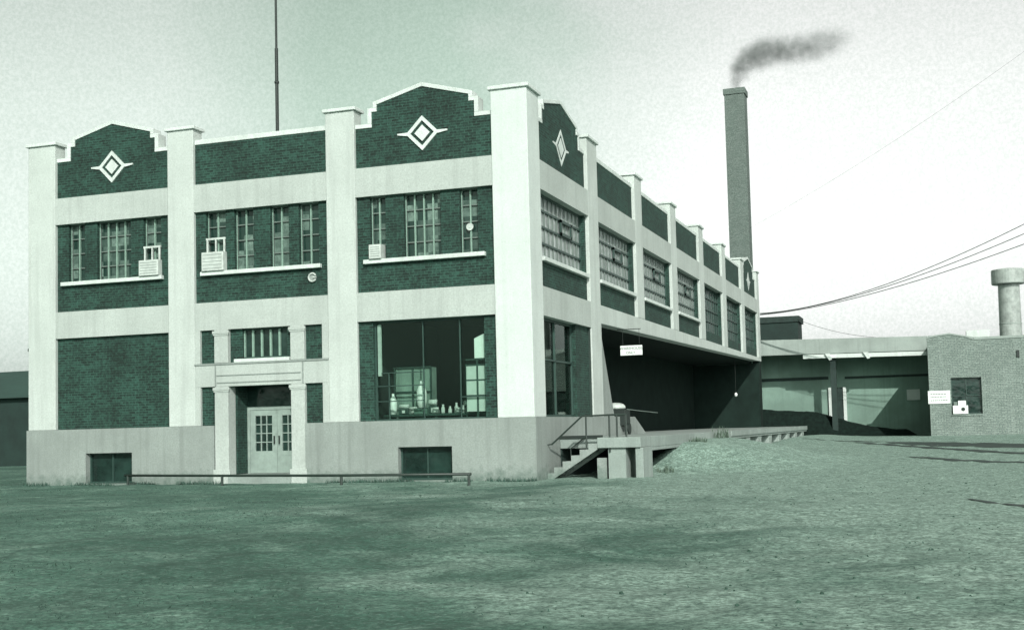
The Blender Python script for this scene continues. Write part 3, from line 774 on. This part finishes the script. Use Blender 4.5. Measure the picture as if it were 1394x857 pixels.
# ------------------------------------------------------------------ chimney and smoke
CH = thing('chimney', (-2.45, 56.7, 0), 'tall square dark brick chimney smoking behind the factory', 'chimney')
MB().box(-3.15, -1.72, 56, 57.43, -.5, 25.05).build('shaft', M['chimbrick'], CH, bev=.02)
MB().box(-3.22, -1.65, 55.93, 57.5, 25.052, 25.5).build('cap', M['chimbrick'], CH, bev=.03)
MB().box(-2.9, -1.95, 56.25, 57.18, 25.502, 25.56).build('flue', M['coal'], CH)
pth = [(-2.45, 25.4), (-2.4, 26.2), (-2.05, 27.0), (-1.4, 27.6), (-.5, 28.0), (.5, 28.05), (1.5, 27.95), (2.5, 27.95), (3.4, 28.1), (4.2, 28.18), (4.8, 28.3), (5.3, 28.4)]
rad = [.42, .58, .88, 1.08, 1.2, 1.2, 1.15, 1.15, 1.15, 1.15, 1.1, 1.0]
sm = MB().tube([(x, 56.7, z) for x, z in pth] + [(7.4, 56.7, 28.95)], [r*1.5 for r in rad] + [1.4], 16)
m = bpy.data.materials.new('coal_smoke'); m.use_nodes = True; nt = m.node_tree
nt.nodes.remove(nt.nodes['Principled BSDF']); out = nt.nodes['Material Output']
pos = worldpos(nt)
nz = N(nt, 'ShaderNodeTexNoise'); nz.inputs['Scale'].default_value = .9; nz.inputs['Detail'].default_value = 4; L(nt, pos, nz.inputs['Vector'])
sub = N(nt, 'ShaderNodeVectorMath', operation='SUBTRACT'); L(nt, nz.outputs['Color'], sub.inputs[0]); sub.inputs[1].default_value = (.5, .5, .5)
scl = N(nt, 'ShaderNodeVectorMath', operation='MULTIPLY_ADD'); L(nt, sub.outputs[0], scl.inputs[0]); scl.inputs[1].default_value = (.9, .9, .9); L(nt, pos, scl.inputs[2])
acc = None
K2 = 22
for i in range(K2):
    t_ = i/(K2-1)*(len(pth)-1); k = min(int(t_), len(pth)-2); u = t_-k
    cx = pth[k][0]*(1-u)+pth[k+1][0]*u; cz = pth[k][1]*(1-u)+pth[k+1][1]*u; r = rad[k]*(1-u)+rad[k+1]*u
    d = N(nt, 'ShaderNodeVectorMath', operation='DISTANCE'); L(nt, scl.outputs[0], d.inputs[0]); d.inputs[1].default_value = (cx, 56.7, cz)
    mr = N(nt, 'ShaderNodeMapRange'); mr.interpolation_type = 'SMOOTHSTEP'; L(nt, d.outputs['Value'], mr.inputs['Value'])
    mr.inputs['From Min'].default_value = r*1.25; mr.inputs['From Max'].default_value = 0; mr.inputs['To Max'].default_value = 1.0 - .86*(i/(K2-1))**2.6
    if acc is None: acc = mr.outputs['Result']
    else:
        mx = N(nt, 'ShaderNodeMath', operation='MAXIMUM'); L(nt, acc, mx.inputs[0]); L(nt, mr.outputs['Result'], mx.inputs[1]); acc = mx.outputs[0]
n2 = noise_tex(nt, pos, 1.6, 4, .6)
ml = N(nt, 'ShaderNodeMath', operation='MULTIPLY'); L(nt, acc, ml.inputs[0]); L(nt, ramp(nt, n2, .18, .70), ml.inputs[1])
m3 = N(nt, 'ShaderNodeMath', operation='MULTIPLY'); L(nt, ml.outputs[0], m3.inputs[0]); m3.inputs[1].default_value = 1.8
pv = N(nt, 'ShaderNodeVolumePrincipled'); pv.inputs['Color'].default_value = (.24, .30, .27, 1); pv.inputs['Anisotropy'].default_value = .1
L(nt, m3.outputs[0], pv.inputs['Density']); L(nt, pv.outputs[0], out.inputs['Volume'])
tag(sm.build('smoke', m, loc=(-2.45, 56.7, 25.5)), 'grey coal smoke drifting right from the top of the chimney', 'smoke', None, 'stuff')

# ------------------------------------------------------------------ rear warehouse with its canopy
W = thing('rear_warehouse', (5, 53, 0), 'low green warehouse with a deep white beamed canopy behind the factory', 'warehouse')
MB().box(-14, 10.2, 52, 66, -.5, 6.2).build('wall', M['rearwall'], W)
MB().prism('F', [(-.4, 5.74), (10.05, 5.66), (10.05, 6.56), (-.4, 6.76)], 49, 49.3).build('fascia', M['fascia'], W, bev=.02)
MB().box(-14, 10.05, 49.3, 66.2, 6.2, 6.5).build('roof', M['roof'], W)
MB().prism('F', [(2.4, 5.45), (10.0, 5.36), (10.0, 5.62), (2.4, 5.70)], 49.06, 49.2).build('eaves_board', M['coping'], W)
for x in (3.95, 6.3): MB().prism('F', [(x-.16, 5.70), (x+.16, 5.70), (x+.26, 5.32), (x+.10, 5.28)], 48.9, 49.05).build('bracket', M['coping'], W)
MB().box(4.05, 4.40, 49.4, 49.7, .1, 6.15).build('post', M['wood'], W)
for x in (3.78, 4.72): MB().box(x-.10, x+.10, 51.8, 51.99, .2, 3.6).build('door_jamb', M['coping'], W)
MB().box(3.9, 4.6, 51.9, 51.995, .2, 3.6).build('door', M['wood'], W)
MB().box(-3, 3.7, 51.93, 51.99, 4.15, 4.35).build('wall_beam', M['wood'], W)
MB().box(4.75, 10.0, 51.93, 51.99, 4.15, 4.3).build('wall_beam', M['wood'], W)
f_ = MB()
for (p0, p1, q0, q1) in ((8.55, 9.5, 2.55, 2.63), (8.55, 9.5, 3.32, 3.4), (8.55, 8.62, 2.63, 3.32), (9.43, 9.5, 2.63, 3.32)): f_.box(p0, p1, 51.9, 51.99, q0, q1)
f_ = f_.build('window', M['rearwall'], W); MB().box(8.62, 9.43, 51.94, 51.98, 2.63, 3.32).build('pane', M['paper'], f_)
RS = thing('roof_shed', (.2, 56, 6.5), 'dark flat topped shed standing on the rear warehouse roof', 'shed')
MB().box(-1.3, 1.50, 55.4, 58, 6.5, 8.35).build('wall', M['shedwall'], RS); MB().box(-1.4, 1.62, 55.3, 58.1, 8.352, 8.78).build('roof', M['wood'], RS, bev=.02)
# long low dark heap along the foot of the rear wall
cm = MB(); nx_, ny_ = 60, 16; vs = []
for j in range(ny_+1):
    for i in range(nx_+1):
        x = -3.5+i*12.8/nx_; y = 48.8+j*3.0/ny_; u = i/nx_; v = j/ny_
        top = 2.75 - 1.95*sstep(.10, .95, u)
        zz = hg(x, y) - .05 + max(0, top-.38)*sstep(0, .55, v)*(1-sstep(.93, 1, u)) + .05*mnoise.noise(Vector((x*1.1, y*1.1, 4))) + .05*mnoise.noise(Vector((x*6, y*6, 1)))
        vs.append((x, y, zz))
cm.add(vs, [(j*(nx_+1)+i, j*(nx_+1)+i+1, (j+1)*(nx_+1)+i+1, (j+1)*(nx_+1)+i) for j in range(ny_) for i in range(nx_)])
tag(cm.build('coal_heap', M['coal'], loc=(2.5, 50, .3)), 'long dark heap of coal along the foot of the rear warehouse wall', 'coal heap')

# ------------------------------------------------------------------ brick building on the right
R_ = thing('brick_outbuilding', (15, 48, 0), 'low pale grey brick building with one dark window on the right', 'outbuilding')
wl = MB()
wx0, wx1, wz0, wz1 = 11.27, 12.94, 1.62, 3.74
wl.box(10.06, wx0, 44, 44.35, -.5, 5.9); wl.box(wx1, 26, 44, 44.35, -.5, 5.9); wl.box(wx0, wx1, 44, 44.35, -.5, wz0); wl.box(wx0, wx1, 44, 44.35, wz1, 5.9)
wl.box(10.06, 10.4, 44.35, 51.99, -.5, 5.9)
wl.build('wall', M['greybrick'], R_)
MB().box(10.07, 10.39, 48.9, 52.1, 5.903, 6.55).build('end_gable', M['greybrick'], R_)  # added filler wall, stops sun leaking between canopy and outbuilding
MB().prism('F', [(10.06, 5.902), (12.6, 5.902), (12.2, 6.07), (11.3, 6.27), (10.5, 6.18), (10.06, 6.08)], 44.0, 44.3).build('parapet', M['greybrick'], R_)
MB().box(12.62, 26, 43.95, 44.4, 5.902, 6.06).build('coping', M['fascia'], R_, bev=.02)
MB().prism('F', [(10.02, 6.085), (10.5, 6.185), (11.3, 6.275), (12.2, 6.075), (12.6, 5.91), (12.62, 6.06), (12.2, 6.16), (11.3, 6.36), (10.5, 6.27), (10.02, 6.17)], 43.96, 44.36).build('coping', M['fascia'], R_)
MB().box(10.4, 26, 44.36, 56, 5.6, 5.85).build('roof', M['roof'], R_)
MB().box(12.3, 13.6, 46.5, 48, 5.852, 6.62).build('skylight', M['coping'], R_)
f_ = MB()
for (p0, p1, q0, q1) in ((wx0, wx1, wz0, wz0+.06), (wx0, wx1, wz1-.06, wz1), (wx0, wx0+.06, wz0, wz1), (wx1-.06, wx1, wz0, wz1), (12.08, 12.12, wz0, wz1), (wx0, wx1, 2.66, 2.70)): f_.box(p0, p1, 44.16, 44.22, q0, q1)
f_ = f_.build('window', M['sashdark'], R_); MB().box(wx0, wx1, 44.225, 44.24, wz0, wz1).build('pane', M['pane'], f_)
MB().box(wx0-.05, wx1+.05, 43.94, 44.15, wz0-.10, wz0).build('window_sill', M['greybrick'], R_, bev=.01)
MB().box(14.9, 15.05, 43.93, 43.998, 4.8, 5.2).build('wall_bracket', M['black'], R_)
t = thing('window_cooler', (11.7, 44, 1.63), 'white box cooler with a dark hole in the outbuilding window', 'air conditioner')
MB().box(11.32, 12.15, 43.85, 44.14, 1.63, 2.12).build('casing', M['white'], t, bev=.015)
MB().disc('F', 11.88, 1.90, 43.835, 43.849, .11, 16).build('outlet', M['black'], t)
MB().box(11.62, 12.05, 43.98, 44.12, 2.125, 2.40).build('top_panel', M['white'], t, bev=.01); MB().box(11.38, 11.58, 44.0, 44.1, 2.125, 2.34).build('louvre', M['sashmid'], t)
t = thing('wall_sign', (10.6, 43.97, 2.3), 'white notice board with faint lettering on the corner of the grey outbuilding', 'sign')
MB().box(9.98, 11.2, 43.95, 43.998, 2.26, 3.01).build('board', M['white'], t, bev=.008)
random.seed(5)
for z, segs in ((2.82, 7), (2.66, 9), (2.45, 8)):
    x = 10.12; q = MB()
    for k in range(segs):
        wdt = random.uniform(.05, .13); q.box(x, min(x+wdt, 11.08), 43.944, 43.9495, z-.025, z+.025); x += wdt+.035
        if x > 11.0: break
    q.build('lettering', M['ink'], t)
V = thing('roof_ventilator', (14.95, 50, 5.85), 'fat white cylindrical ventilator with wide drum cap on the outbuilding roof', 'ventilator')
MB().lathe((14.98, 50, 5.85), [(.68, 0), (.66, .5), (.64, 2.5), (.63, 3.75)], 32).build('shaft', M['tin'], V, smooth=False)
MB().lathe((14.98, 50, 9.58), [(.62, 0), (.98, .03), (1.0, .08), (1.0, .86), (.97, .93), (.3, 1.02)], 36).build('drum_cap', M['tin'], V)
q = MB(); q.lathe((14.98, 50, 7.1), [(.66, 0), (.672, .02), (.672, .06), (.66, .08)], 32); q.build('seam_band', M['fascia'], V)

# ------------------------------------------------------------------ dark building far left
LB = thing('dark_shed', (-46, 30, 0), 'long dark boarded shed with a low roof at the far left', 'shed')
MB().box(-75, -31, 25, 40, -.5, 3.9).build('wall', M['shedwall'], LB)
rf = MB().add([(-75.5, 24.6, 3.85), (-30.5, 24.6, 3.85), (-30.5, 32.5, 5.95), (-75.5, 32.5, 5.75), (-75.5, 40.4, 3.85), (-30.5, 40.4, 3.85)],
              [(0, 1, 2, 3), (3, 2, 5, 4), (0, 3, 4), (1, 5, 2), (0, 4, 5, 1)]).build('roof', M['shedroof'], LB)
for x, z in ((-42.3, 6.9), (-40.35, 7.0)):
    pp = MB().tube([(x, 30, 5.0), (x, 30, z)], .09, 10).build('flue_pipe', M['white'], LB)
    MB().lathe((x, 30, z), [(.2, 0), (.2, .16), (.08, .24)], 12).build('cowl', M['black'], pp)

# ------------------------------------------------------------------ overhead wires
def wire(a, b_, sag, r, label, n=40):
    a, b_ = Vector(a), Vector(b_); pts = []
    for i in range(n+1):
        u = i/n; p_ = a.lerp(b_, u); p_.z -= sag*4*u*(1-u); pts.append(p_)
    tag(MB().tube(pts, r, 5).build('overhead_wire', M['black'], loc=a), label, 'wire', 'overhead wires')
def unp(u, v, y):
    d = RT*((u-PPX)/f) - UP*((v-PPY)/f) + fw; t_ = (y-CP.y)/d.y; return CP + d*t_
E0 = (0.03, 47.0, 8.35)
def wire3(pA, mid, end, r, label, n=48):
    """hangs from pA through mid to end (a quadratic sag)"""
    a, m_, e = Vector(pA), Vector(mid), Vector(end); pts = []
    c = m_*2 - (a+e)*.5
    for i in range(n+1):
        u = i/n; pts.append(a*(1-u)**2 + c*2*u*(1-u) + e*u*u)
    tag(MB().tube(pts, r, 5).build('overhead_wire', M['black'], loc=pA), label, 'wire', 'overhead wires')
wire3(E0, (9.6, 42, 9.75), (22, 35, 14.6), .022, 'uppermost of the three dark wires fanning right from the factory end')
wire3((.03, 47.0, 8.30), (9.6, 42, 9.55), (22, 35, 13.6), .022, 'middle one of the three dark wires fanning right from the factory end')
wire3((.03, 47.0, 8.25), (9.6, 42, 9.30), (22, 35, 12.6), .022, 'lowest of the three dark wires fanning right from the factory end')
wire(unp(990, 327, 45), unp(1460, 22, 33), .5, .005, 'single thin wire climbing steeply right in front of the chimney')
wire((1.5, 55.3, 8.5), (9.5, 50, 6.6), .5, .012, 'thin slack wire from the dark roof shed down to the canopy roof')

# ------------------------------------------------------------------ weeds
def weeds(x, y, r, n, h, label):
    q = MB(); z0 = hg(x, y)
    for _ in range(n):
        a = random.uniform(0, 2*PI); d = r*math.sqrt(random.random()); px, py = x+d*math.cos(a), y+d*math.sin(a)
        hh = h*random.uniform(.4, 1); t = random.uniform(0, 2*PI); lx, ly = random.uniform(-.35, .35)*hh, random.uniform(-.35, .35)*hh
        wx, wy = .018*math.cos(t), .018*math.sin(t); z = hg(px, py)-.02
        q.add([(px-wx, py-wy, z), (px+wx, py+wy, z), (px+lx*.5+wx*.7, py+ly*.5+wy*.7, z+hh*.6), (px+lx, py+ly, z+hh), (px+lx*.5-wx*.7, py+ly*.5-wy*.7, z+hh*.6)], [(0, 1, 2, 3, 4)])
    tag(q.build('weed_clump', M['leaf'], loc=(x, y, z0)), label, 'weeds', 'weeds by the loading dock')
weeds(3.0, 12.6, .30, 40, .5, 'tall dry weed clump on the earth bank against the dock edge')
weeds(2.9, 3.4, .30, 60, .22, 'low dry weed clump beside the near corner support of the dock')
weeds(3.1, 7.6, .32, 60, .20, 'short scrubby weeds where the earth bank meets the dock underside')
# short rough turf over the yard
q = MB(); random.seed(3)
cnt = 0
while cnt < 13000:
    x = random.uniform(-22, 17); y = -30 + 34*random.random()**1.3
    if x > -17.5 and x < 3.5 and y > -.3: continue
    dn = mnoise.noise(Vector((x*.16, y*.42, 5)))+.5*mnoise.noise(Vector((x*.9, y*.9, 2)))
    if dn < .02+random.random()*.25: continue
    if x + .5*y + 5.5 > random.uniform(-2, 9): continue
    cnt += 1
    hh = random.uniform(.01, .04); t = random.uniform(0, 2*PI); wx, wy = .012*math.cos(t), .012*math.sin(t); z = hg(x, y)-.008
    q.add([(x-wx, y-wy, z), (x+wx, y+wy, z), (x+random.uniform(-.03, .03), y+random.uniform(-.03, .03), z+hh)], [(0, 1, 2)])
tm = plain('turf_blades', (.045, .105, .078), .9, .5, 3)
tag(q.build('grass', tm), 'short rough turf in streaks over the open yard', 'grass', None, 'stuff')

q = MB(); random.seed(8)
for _ in range(2600):
    x = random.uniform(-18, 17); y = -29.5 + 36*random.random()**1.5
    if -17.6 < x < 3.2 and y > -.2: continue
    z = hg(x, y); r_ = random.uniform(.006, .022)*(1 if random.random() < .96 else 1.9); a_ = random.uniform(0, PI)
    vs = []
    for k in range(5):
        t = a_+2*PI*k/5; rr = r_*random.uniform(.7, 1.25); vs.append((x+rr*math.cos(t), y+rr*math.sin(t), z-.004))
    for k in range(5):
        t = a_+2*PI*k/5; rr = r_*random.uniform(.35, .7); vs.append((x+rr*math.cos(t), y+rr*math.sin(t), z+r_*random.uniform(.5, .9)))
    q.add(vs, [(k, (k+1) % 5, 5+(k+1) % 5, 5+k) for k in range(5)] + [(5, 6, 7, 8, 9)])
tag(q.build('gravel', plain('pebble', (.055, .105, .08), .95, .5, 8, spec=.1)), 'loose pebbles and clinker strewn over the yard', 'gravel', None, 'stuff')
q = MB(); random.seed(21)
for _ in range(2600):
    u = random.random(); x = -17.1+u*17.3; y = -.06-abs(random.gauss(0, .16)); 
    if mnoise.noise(Vector((x*.8, 0, 9))) < -.08: continue
    if -9.8 < x < -7.4: continue
    z = hg(x, y)-.01; hh = random.uniform(.03, .16); t = random.uniform(0, PI); wx, wy = .012*math.cos(t), .012*math.sin(t)
    q.add([(x-wx, y-wy, z), (x+wx, y+wy, z), (x+random.uniform(-.06, .06), y+random.uniform(-.06, .03), z+hh)], [(0, 1, 2)])
tag(q.build('grass', tm), 'ragged grass growing along the foot of the factory front', 'grass', None, 'stuff')
